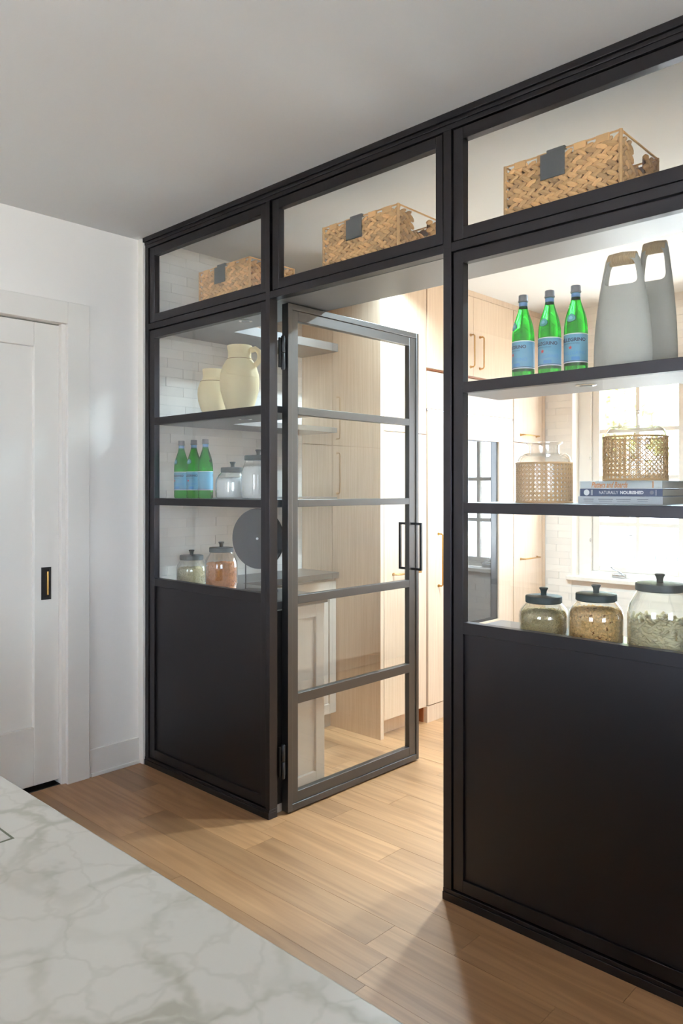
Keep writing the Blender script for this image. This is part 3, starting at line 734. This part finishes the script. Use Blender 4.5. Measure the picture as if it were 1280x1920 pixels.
# ================================================================== grey vases with cut-out handles
def cut_vase(label, x, y, z, r0, hgt, rtop, hole_w, hole_z0, hole_z1, ax):
    v = thing('handled_vase', label, 'vase', (x, y, z), 'grey handled vases', ax)
    prof = []
    N = 26
    for i in range(N+1):
        t = i/N
        r = r0*(1-.02*t)-(r0*.98-rtop)*(max(0, (t-.12)/.88)**1.75)
        prof.append((r, t*hgt))
    prof[0] = (r0*.965, 0); prof.insert(1, (r0, .006)); prof[-1] = (rtop*.9, hgt)
    me = MB().lathe(prof, 56, sx=.60).mesh('body', M['greyclay'])
    o = link('vase_body', me, v)
    # cutter: a rounded hole through the local x axis
    cb = MB(); ring = []
    zc = (hole_z0+hole_z1)/2; hz = (hole_z1-hole_z0)/2
    for i in range(40):
        t = 2*PI*i/40; ct_, st = math.cos(t), math.sin(t)
        e = .45
        yy = hole_w/2*math.copysign(abs(ct_)**e, ct_); zz = hz*math.copysign(abs(st)**e, st)
        yy *= 1-.16*(zz/hz)
        ring.append((yy, zc+zz))
    A = [cb.bm.verts.new((-.3, p[0], p[1])) for p in ring]; B = [cb.bm.verts.new((.3, p[0], p[1])) for p in ring]
    cb.bm.faces.new(A[::-1]); cb.bm.faces.new(B)
    for i in range(40): cb.bm.faces.new((A[i], A[(i+1) % 40], B[(i+1) % 40], B[i]))
    cm = cb.mesh('cut', M['greyclay']); cobj = bpy.data.objects.new('cut', cm); COL.objects.link(cobj)
    cobj.location = v.location; cobj.rotation_euler = v.rotation_euler
    md = o.modifiers.new('cut', 'BOOLEAN'); md.object = cobj; md.operation = 'DIFFERENCE'; md.solver = 'EXACT'
    bpy.context.view_layer.update()
    dg = bpy.context.evaluated_depsgraph_get(); nm = bpy.data.meshes.new_from_object(o.evaluated_get(dg))
    o.modifiers.clear(); o.data = nm; bpy.data.objects.remove(cobj)
    for p in nm.polygons: p.use_smooth = True
    nm.set_sharp_from_angle(angle=math.radians(35))
    # twine wound over the bar
    bar0 = hole_z1-.004; tw = MB()
    ny = 15; w = rtop*1.62
    for k in range(ny):
        yy = -w/2+w*k/(ny-1); zc2 = (bar0+hgt)/2; rz_ = (hgt-bar0)/2+.004
        rx = .6*math.sqrt(max(.0004, (rtop*1.02)**2-yy*yy))
        rx = max(rx, .016)
        pts = [((rx+.002)*math.cos(a), yy+.002*math.sin(a), zc2+rz_*math.sin(a)-.1*abs(yy)*.6) for a in [2*PI*j/14 for j in range(14)]]
        tw.tube(pts, .0037, 6, closed=True)
    tw.build('twine_wrap', M['twine'], v, local=True, kind='stuff')
    return v
# local x axis runs through the hole, towards the camera
cut_vase('shorter squat grey vase with twine-wrapped cut-out handle, beside the green bottles', 2.489, .122, 1.8022, .0870, .354, .047, .090, .254, .336, az(2.489, .122)-math.radians(13))
cut_vase('taller slim grey vase with twine-wrapped cut-out handle', 2.540, .246, 1.8022, .068, .406, .038, .068, .283, .388, az(2.540, .246)-math.radians(13))

# ================================================================== cane-wrapped glass vases
def cane_vase(label, x, y, z, r, hs, hsh, hn, rn, ha):
    v = thing('cane_vase', label, 'vase', (x, y, z), 'glass vases in cane sleeves')
    # r body radius, hs sleeve top, hsh shoulder end, hn rim height, rn neck radius
    prof = [(r*.9, 0), (r*.97, .004), (r*.985, .012), (r*.985, hs), (r*.97, hs+.012), (r*.9, hs+.024), (r*.78, hs+.033), (rn*1.15, hsh-.003), (rn*1.02, hsh+.002), (rn, hsh+.008), (rn, hn-.010), (rn*1.1, hn-.006), (rn*1.22, hn-.003), (rn*1.22, hn)]
    inner = [(q-.003, zz) for q, zz in prof[::-1]]
    m = MB().lathe(prof+[(rn*1.1, hn+.002)]+[(rn-.003, hn-.008)]+[(q-.003, max(zz, .006)) for q, zz in prof[-4:0:-1]], 48, caps=True)
    m.build('glass_body', M['jarglass'], v, local=True)
    cn = MB(); NC = 38; NR = max(8, round(hs/ (2*PI*r/NC))); zs0, zs1 = .004, hs
    R0 = r*.99+.0008; ph = (zs1-zs0)/NR; wv = .0011
    for k in range(NC):
        for dlt in (-.0021, .0021):
            a = 2*PI*k/NC+dlt/R0
            cn.tube([(R0*math.cos(a), R0*math.sin(a), zs0+(zs1-zs0)*j/6) for j in range(7)], wv, 4)
    for j in range(NR+1):
        for dlt in (-.0021, .0021):
            zz = zs0+ph*j+dlt
            cn.tube([((R0+.0008)*math.cos(2*PI*k/48), (R0+.0008)*math.sin(2*PI*k/48), zz) for k in range(48)], wv, 4, closed=True)
    for k in range(NC):
        for sg in (-1, 1):
            pts = []
            for j in range(NR*2+1):
                a = 2*PI*(k+.5+sg*j/2)/NC; pts.append(((R0+.0014)*math.cos(a), (R0+.0014)*math.sin(a), zs0+ph*j/2))
            cn.tube(pts, .0012, 4)
    cn.build('cane_webbing', M['cane'], v, local=True, kind='stuff')
    for zz in (.003, hs):
        MB().tube([((R0+.0015)*math.cos(2*PI*k/48), (R0+.0015)*math.sin(2*PI*k/48), zz) for k in range(48)], .0032, 6, closed=True).build('cane_binding', M['cane'], v, local=True)
    return v
cane_vase('glass vase in a cane sleeve standing on the shelf by itself', 2.199, .165, 1.3862, .0912, .134, .163, .204, .0495, 0)
cane_vase('glass vase in a cane sleeve standing on the stack of books', 2.502, .185, 1.4592, .0945, .136, .167, .214, .0525, 0)

# ================================================================== books
def book(label, x0, x1, y0, y1, z0, z1, cover):
    b = thing('book', label, 'book', ((x0+x1)/2, (y0+y1)/2, z0), 'stacked cookbooks')
    t = .0022
    MB().box(x0, x1, y0+t, y1, z0, z0+t).box(x0, x1, y0+t, y1, z1-t, z1).box(x0, x1, y0, y0+t, z0, z1).build('cover', cover, b, .0008)
    MB().box(x0+.003, x1-.003, y0+t, y1-.004, z0+t, z1-t).build('pages', M['page'], b)
    return b
bx0, bx1, by = 2.342, 2.606, .135
b3 = book('grey book at the bottom of the stack under the cane vase', bx0-.006, bx1, by, by+.20, 1.3862, 1.4102, M['book3'])
b2 = book('navy book with white title in the middle of the stack', bx0, bx1-.001, by+.001, by+.195, 1.4104, 1.4346, M['book2'])
b1 = book('pale book with orange script title on top of the stack', bx0, bx1-.002, by+.002, by+.19, 1.4348, 1.4590, M['book1'])
text_flat('lettering', 'Platters and Boards', .02, (2.440, by+.0014, 1.4468), M['orange'], b1, .118, .35, .019, .0004)
text_flat('lettering', 'NATURALLY', .012, (2.438, by+.0004, 1.4225), M['whiteink'], b2, .062, 0, .0098)
text_flat('lettering', 'NOURISHED', .012, (2.512, by+.0004, 1.4225), M['whiteink'], b2, .073, 0, .0104, .0005)
MB().tube([(2.365, by+.0008, 1.4225), (2.365, by+.0004, 1.4225)], .0095, 24).build('emblem', M['whiteink'], b2)
MB().box(2.380, 2.3812, by+.0003, by+.002, 1.414, 1.431).box(2.3835, 2.3847, by+.0003, by+.002, 1.414, 1.431).box(2.5855, 2.5867, by+.0003, by+.002, 1.414, 1.431).build('spine_rule', M['whiteink'], b2)
MB().tube([(2.573, by+.0008, 1.4225), (2.573, by+.0004, 1.4225)], .006, 16).build('spine_mark', M['greyink'], b2)
for xx, ww in ((2.372, .034), (2.428, .048), (2.486, .046), (2.546, .034)):
    MB().box(xx-ww/2, xx+ww/2, by-.0004, by+.001, 1.400, 1.4022).box(xx-ww*.45, xx+ww*.45, by-.0004, by+.001, 1.3945, 1.3958).build('spine_print', M['greyink'], b3)
MB().box(2.575, 2.578, by+.0012, by+.003, 1.437, 1.457).build('spine_mark', M['orange'], b1)

# ================================================================== jars
def jar(label, x, y, z, r, hb, rl, fill, fillh, group, pieces=None):
    """hb: body height to the underside of the lid"""
    j = thing('storage_jar', label, 'jar', (x, y, z), group)
    prof = [(r*.90, 0), (r*.975, .004), (r, .014), (r, hb*.60), (r*.985, hb*.70), (r*.93, hb*.80), (r*.83, hb*.90), (rl*.93, hb*.985), (rl*.90, hb+.006)]
    inner = [(max(q-.0035, .005), max(zz, .006)) for q, zz in prof[::-1]]
    MB().lathe(prof+inner, 44, sq=.35).build('glass_body', M['jarglass'], j, local=True)
    ld = MB().lathe([(rl*.96, hb+.001), (rl, hb+.003), (rl, hb+.021), (rl*.985, hb+.0235), (rl*.93, hb+.0245), (rl*.5, hb+.026), (.0, hb+.0265)], 44).build('lid', M['lid'], j, local=True)
    MB().lathe([(.010, hb+.025), (.0092, hb+.033), (.0105, hb+.041), (.0145, hb+.048), (.0150, hb+.051), (.012, hb+.0525), (0, hb+.053)], 20).build('knob', M['lid'], ld, local=True)
    def rad(zz):
        for (r0, z0), (r1, z1) in zip(prof, prof[1:]):
            if z0 <= zz <= z1: return r0+(r1-r0)*(zz-z0)/max(1e-6, z1-z0)
        return r
    n = 10
    fp_ = [(rad(.007)-.007, .0065)]+[(rad(.0065+(fillh-.0065)*k/n)-.005-(.010 if pieces else 0), .0065+(fillh-.0065)*k/n) for k in range(1, n+1)]
    fp_ += [(fp_[-1][0]*.6, fillh+.004), (.001, fillh+.006)]
    m = MB().lathe(fp_, 40, sq=.35)
    rr = random.Random(int(x*1000))
    for vtx in m.bm.verts:
        if vtx.co.z > fillh-.004: vtx.co.z += rr.uniform(-.003, .003)
    m.build('contents', fill, j, local=True)
    if pieces:
        pm = MB(); kind, cnt, pmat = pieces
        for i in range(cnt):
            a = rr.uniform(0, 2*PI); topp = rr.random() < .25
            zz = fillh+rr.uniform(.0, .005) if topp else rr.uniform(.026 if pieces[0] == 'penne' else .014, fillh)
            k = (abs(math.cos(a))**4+abs(math.sin(a))**4)**-.25; k = 1+(k-1)*.35
            rad_ = (rad(min(zz, hb))-.009)*k*(math.sqrt(rr.random()) if topp else 1)
            c = (rad_*math.cos(a), rad_*math.sin(a), zz)
            rot = Matrix.Rotation(a, 3, 'Z') @ Matrix.Rotation(rr.uniform(-.4, .4), 3, 'Y') @ Matrix.Rotation(rr.uniform(0, PI), 3, 'X') @ Matrix.Rotation(PI/2, 3, 'Z')
            if kind == 'nut': pm.blob(c, .0066, .0050, .0042, rot, 7, 5)
            elif kind == 'penne':
                rot = Matrix.Rotation(a, 3, 'Z') @ Matrix.Rotation(rr.gauss(1.57, .45), 3, 'X') @ Matrix.Rotation(PI/2, 3, 'Z') @ Matrix.Identity(3)
                dv = Matrix.Rotation(a, 3, 'Z') @ Vector((0, math.cos(rr.gauss(0, .6)), math.sin(rr.gauss(0, .6)))); L = .018
                c = Vector(c); pm.tube([c-dv*L, c+dv*L], .0042, 7)
            elif kind == 'flake': pm.blob(c, .0040, .0032, .0016, rot, 5, 3)
        pm.build('pieces', pmat, j, local=True, kind='stuff')
    return j
G = 'lidded glass jars on the pale worktop'
jar('small lidded jar of fine green seeds beside the doorway post', 2.200, .16, CT+.0005, .0785, .113, .0605, M['seed'], .082, 'storage jars in front of the window', ('flake', 1400, M['seed']))
jar('lidded jar of golden nuts between the seed jar and the pasta jar', 2.388, .155, CT+.0005, .0825, .139, .0635, M['nutdark'], .107, 'storage jars in front of the window', ('nut', 1900, M['nut']))
jar('large lidded jar half full of pale penne pasta', 2.590, .155, CT+.0005, .090, .189, .070, M['pasta'], .098, 'storage jars in front of the window', ('penne', 420, M['pasta']))
jar('short lidded jar of pale seeds behind glass, nearest the tiled corner', .185, .16, CT+.0005, .0765, .130, .0610, M['lentil'], .086, 'storage jars on the dark worktop', ('flake', 900, M['lentil']))
jar('lidded jar of orange grains in front of the black disc', .435, .16, CT+.0005, .0775, .184, .0600, M['oats'], .128, 'storage jars on the dark worktop', ('flake', 1200, M['oats']))
jar('short lidded jar of white powder beside the bottles', .525, .16, 1.3865, .078, .128, .058, M['flour'], .098, 'jars of white powder')
jar('tall lidded jar of white powder, partly behind the steel post', .712, .165, 1.3865, .078, .181, .066, M['flour'], .150, 'jars of white powder')

# ================================================================== disc on a stand
dk = thing('disc_ornament', 'round black disc with a pale centre on a thin wire stand', 'ornament', (.650, .215, CT), None, math.radians(-72))
m = MB().lathe([(.0, -.008), (.08, -.008), (.143, -.006), (.1465, 0), (.143, .006), (.08, .007), (.03, .006), (.026, .003), (.0, .003)], 64)
me = m.mesh('disc', M['disc']); me.transform(Matrix.Translation((0, 0, .259)) @ Matrix.Rotation(PI/2, 4, 'Y')); link('disc', me, dk)
me = MB().lathe([(.0, 0), (.006, 0), (.006, .004), (0, .005)], 16).mesh('centre', M['whiteink']); me.transform(Matrix.Translation((.005, 0, .259)) @ Matrix.Rotation(PI/2, 4, 'Y')); link('centre_peg', me, dk)
MB().box(-.05, .05, -.085, .085, 0, .012).build('stand_base', M['black'], dk, .002, local=True)
for sgn in (-1, 1): MB().tube([(0, sgn*.07, .01), (0, sgn*.07, .134)], .0032, 8).build('stand_rod', M['black'], dk, local=True)

# ================================================================== clay pots
def pot(label, x, y, r, hgt, rn, hz, rz, prof):
    p = thing('clay_pot', label, 'pot', (x, y, 1.8025), 'cream clay pots', rz)
    out = [(r*a, hgt*b) for a, b in prof]
    MB().lathe(out+[(out[-1][0]-.008, hgt-.001), (out[-3][0]-.008, out[-3][1]), (out[-5][0]-.008, out[-5][1]), (out[3][0]-.01, out[3][1]), (.02, .015)], 48).build('pot_body', M['clay'], p, local=True)
    g = next(q for q in out if abs(q[1]/hgt-hz) < .03)
    MB().tube([((g[0]+.0005)*math.cos(2*PI*k/48), (g[0]+.0005)*math.sin(2*PI*k/48), g[1]) for k in range(48)], .0016, 6, closed=True).build('incised_ring', M['claydark'], p, local=True)
    rr = out[-2][0]
    pts = [(rr*.95, 0, hgt*.93), (rr+.022, 0, hgt*.945), (rr+.040, 0, hgt*.90), (rr+.045, 0, hgt*.83), (rr+.040, 0, hgt*.76), (rr+.02, 0, hgt*.70)]
    MB().tube(pts, .0105, 10, flat=1.4).build('handle', M['clay'], p, local=True)
    return p
pb = [(.58, 0), (.64, .01), (.80, .16), (.95, .32), (1.0, .46), (.96, .58), (.86, .68), (.72, .76), (.62, .80), (.585, .83), (.575, .90), (.60, .95), (.635, .985), (.62, 1.0)]
ps = [(.56, 0), (.62, .01), (.80, .16), (.95, .32), (1.0, .48), (.98, .58), (.90, .67), (.80, .74), (.70, .79), (.66, .83), (.655, .90), (.67, .95), (.69, .985), (.68, 1.0)]
pot('large cream clay pot with handle, in front of the smaller pot', .572, .165, .0965, .325, .06, .80, az(.57, .165)+math.radians(66), pb)
pot('small ochre-tinted clay pot beside the large pot', .335, .185, .0785, .238, .05, .74, az(.33, .18)+math.radians(62), ps)

# ================================================================== woven baskets
def make_basket(label):
    Wd, Dp, Hh = .405, .29, .232
    b = thing('woven_basket', label, 'basket', (0, 0, 0), 'woven baskets on the top shelf')
    t = .006; ho = .055; hz0, hz1 = .150, .205
    i = .008
    m = MB().box(-Wd/2+i, Wd/2-i, i, Dp-i, .002, .008)
    m.box(-Wd/2+i, Wd/2-i, i, i+t, .002, Hh-.016).box(-Wd/2+i, Wd/2-i, Dp-i-t, Dp-i, .002, Hh-.016)
    for x0 in (-Wd/2+i, Wd/2-i-t):
        m.box(x0, x0+t, i, Dp/2-ho, .002, Hh-.016).box(x0, x0+t, Dp/2+ho, Dp-i, .002, Hh-.016).box(x0, x0+t, Dp/2-ho, Dp/2+ho, .002, hz0)
    m.build('basket_wall', M['reeddark'], b, local=True)
    # braids: rows of slanted, overlapping strands, a chevron per row
    wv = MB(); rows = 7; rh = (Hh-.020)/rows; rr = random.Random(3)
    def side(L, fn, hole):
        n = max(4, round(L/.034)); st = L/n
        for row in range(rows):
            zc = .010+rh*(row+.5)
            for k in range(n):
                for q in (0, 1):
                    u = -L/2+st*(k+.5)+(q-.5)*st*.5; zz = zc+(q-.5)*rh*.42
                    if hole and abs(u) < ho+.004 and zz > hz0-.004: continue
                    ang = (.50 if q else -.50)+rr.uniform(-.16, .16)
                    c, rot = fn(u, zz, ang, rr.uniform(-.0015, .0015))
                    wv.blob(c, .0228*rr.uniform(.9, 1.1), .0094*rr.uniform(.85, 1.12), .0080, rot, 7, 6)
    def fr_(u, zz, ang, j): return (u, .004+j, zz), Matrix.Rotation(-ang, 3, 'Y') @ Matrix.Rotation(PI/2, 3, 'X')
    def bk_(u, zz, ang, j): return (u, Dp-.004+j, zz), Matrix.Rotation(-ang, 3, 'Y') @ Matrix.Rotation(PI/2, 3, 'X')
    def rt_(u, zz, ang, j): return (Wd/2-.004+j, Dp/2+u, zz), Matrix.Rotation(PI/2, 3, 'Z') @ Matrix.Rotation(-ang, 3, 'Y') @ Matrix.Rotation(PI/2, 3, 'X')
    def lf_(u, zz, ang, j): return (-Wd/2+.004+j, Dp/2+u, zz), Matrix.Rotation(PI/2, 3, 'Z') @ Matrix.Rotation(-ang, 3, 'Y') @ Matrix.Rotation(PI/2, 3, 'X')
    side(Wd-.01, fr_, False); side(Wd-.01, bk_, False); side(Dp-.01, rt_, True); side(Dp-.01, lf_, True)
    wv.build('weave', M['reed'], b, local=True, kind='stuff')
    cr_ = [(-Wd/2, 0, Hh), (Wd/2, 0, Hh), (Wd/2, Dp, Hh), (-Wd/2, Dp, Hh)]
    rm = MB()
    for a, c in zip(cr_, cr_[1:]+cr_[:1]): rm.tube([a, c], .0034, 8)
    for a in cr_: rm.tube([(a[0], a[1], .004), (a[0], a[1], Hh+.002)], .0065, 8)
    rm.build('rim_wire', M['reed'], b, local=True)
    lp = MB()
    for sx in (-.145, .145, -.06, .07): lp.box(sx-.022, sx+.022, -.004, .006, Hh-.02, Hh+.004)
    lp.build('rim_binding', M['reed'], b, .002, local=True)
    cl = MB().box(-.065, .022, -.0115, -.0085, .145, Hh-.004).box(-.042, .022, -.0115, .006, Hh-.004, Hh+.006).build('label_clip', M['slate'], b, .001, local=True)
    return b
bz = 2.3055
k1 = make_basket('woven basket with grey label clip, biggest in view, above the green bottles'); k1.location = (2.288, .105, bz)
copy_tree(k1, (1.405, .110, bz), 'woven basket with grey label clip above the open doorway')
copy_tree(k1, (.488, .135, bz), 'woven basket with grey label clip above the clay pots', scale=.97)

# ================================================================== added fill lamps, hidden from view, to brighten the pantry
def add_fill(label, x, y, watt, rad=.05):
    o = thing('pantry_fill', label, 'fill light', (x, y, H), None)
    MB().lathe([(.062, -.004), (.075, -.003), (.076, 0), (.06, .0), (.06, -.0035)], 32, (x, y, H), caps=False).build('trim_ring', M['trim'], o)
    MB().lathe([(.058, -.001), (.058, -.0005)], 32, (x, y, H)).build('lens', M['lens'], o)
    l = bpy.data.lights.new('fill_lamp', 'AREA'); l.shape = 'DISK'; l.size = rad*2; l.energy = watt; l.color = (.64, .86, 1); l.spread = math.radians(140)
    lo = bpy.data.objects.new('fill_lamp', l); COL.objects.link(lo); lo.parent = o; lo.location = (0, 0, -.012)
    return o
add_fill('added fill light hidden in the pantry ceiling near the oak cabinets', 1.60, 1.12, 24.0)
add_fill('added fill light hidden in the pantry ceiling near the vases', 2.25, 1.12, 22.0)
add_fill('added fill light hidden in the pantry ceiling close to the open glass door', .92, 1.08, 18.0)

# ================================================================== garden outside
gr = struct(MB().box(-14, 16, PD+.25, 30, -.5, -.3).box(-14, 16, -30, KB-.2, -.5, -.3).box(6.25, 16, KB-.2, PD+.25, -.5, -.3).build('ground_outside', M['grass']))
def tree(label, x, y, hgt, rad, seed, n=2600):
    q = random.Random(seed)
    t = thing('tree', label, 'tree', (x, y, -.3), None)
    m = MB().tube([(x, y, -.3), (x+.1, y, hgt*.3), (x+.05, y+.1, hgt*.62)], [.16, .12, .07], 8)
    for k in range(5):
        a = q.uniform(0, 2*PI); m.tube([(x+.08, y, hgt*.32), (x+rad*.5*math.cos(a), y+rad*.5*math.sin(a), hgt*.6)], [.06, .02], 6)
    m.build('trunk', M['bark'], t)
    lf = MB()
    cl = [(q.gauss(0, .45)*rad, q.gauss(0, .45)*rad, hgt*.62+q.gauss(0, .17)*hgt, q.uniform(.25, .5)*rad) for _ in range(26)]
    for k in range(n):
        c = cl[q.randrange(len(cl))]
        v = Vector((q.gauss(0, 1), q.gauss(0, 1), q.gauss(0, .8))).normalized()*c[3]*q.uniform(.6, 1)
        p = Vector((x+c[0], y+c[1], c[2]))+v
        u = Vector((q.gauss(0, 1), q.gauss(0, 1), q.gauss(0, 1))).normalized(); w = u.orthogonal().normalized(); s = q.uniform(.06, .12)
        n_ = u.cross(w)*.15*s
        a = lf.bm.verts.new(p+u*s); b = lf.bm.verts.new(p+w*s*.45+n_); c_ = lf.bm.verts.new(p-u*s); d = lf.bm.verts.new(p-w*s*.45+n_)
        lf.bm.faces.new((a, b, c_)); lf.bm.faces.new((a, c_, d))
    lf.build('crown', M['leaf'], t, kind='stuff')
tree('pale green tree close outside the pantry window', -.55, 6.9, 4.2, .85, 1, 1100)
tree('bushy tree beyond the garden fence', .6, 15.0, 6.5, 2.2, 2)
tree('tall tree behind the stone house', -5.2, 16.5, 8.5, 2.5, 3, 3000)
tree('tree beside the far end of the stone house', -11.5, 14.0, 6.0, 2.2, 4)
sw = thing('stone_house', 'pale stone house wall across the garden', 'house', (-3.2, 9.6, -.3))
MB().box(-6.2, -.9, 9.65, 10.4, -.3, 1.75).build('wall', M['siding'], sw)
MB().prism([(-6.4, 9.4), (-.7, 9.4), (-.7, 10.6), (-6.4, 10.6)], 1.75, 1.9).build('eaves', M['siding'], sw)
for x0 in (-4.9, -2.9): MB().box(x0, x0+.7, 9.6, 9.66, .5, 1.4).build('window', M['darkwin'], sw)
SMX = {}
for px0 in (-1.75, -5.6):
    z = -.3; row = 0
    while z < 1.7:
        hh = .17
        for a, b in (((0, .26), (.265, .55)) if row % 2 else ((0, .33), (.335, .55))):
            key = (a, b)
            if key not in SMX: SMX[key] = MB().box(0, b-a, -.07, .05, 0, hh-.012).mesh('stone', M['stone'])
            link('stone', SMX[key], sw, .012, loc=Vector((px0+a, 9.6+R.uniform(-.015, .015), z))-sw.location)
        z += hh; row += 1
fn = thing('garden_fence', 'grey picket fence on the lawn beyond the window', 'fence', (-.6, 8.4, -.3))
MB().box(-1.15, .6, 8.42, 8.46, .0, .06).box(-1.15, .6, 8.42, 8.46, .45, .51).build('rail', M['pale'], fn)
pm = MB().box(0, .085, -.02, 0, 0, .95).mesh('picket', M['pale'])
for k in range(12): link('picket', pm, fn, loc=Vector((-1.13+k*.145, 8.42, -.28))-fn.location)
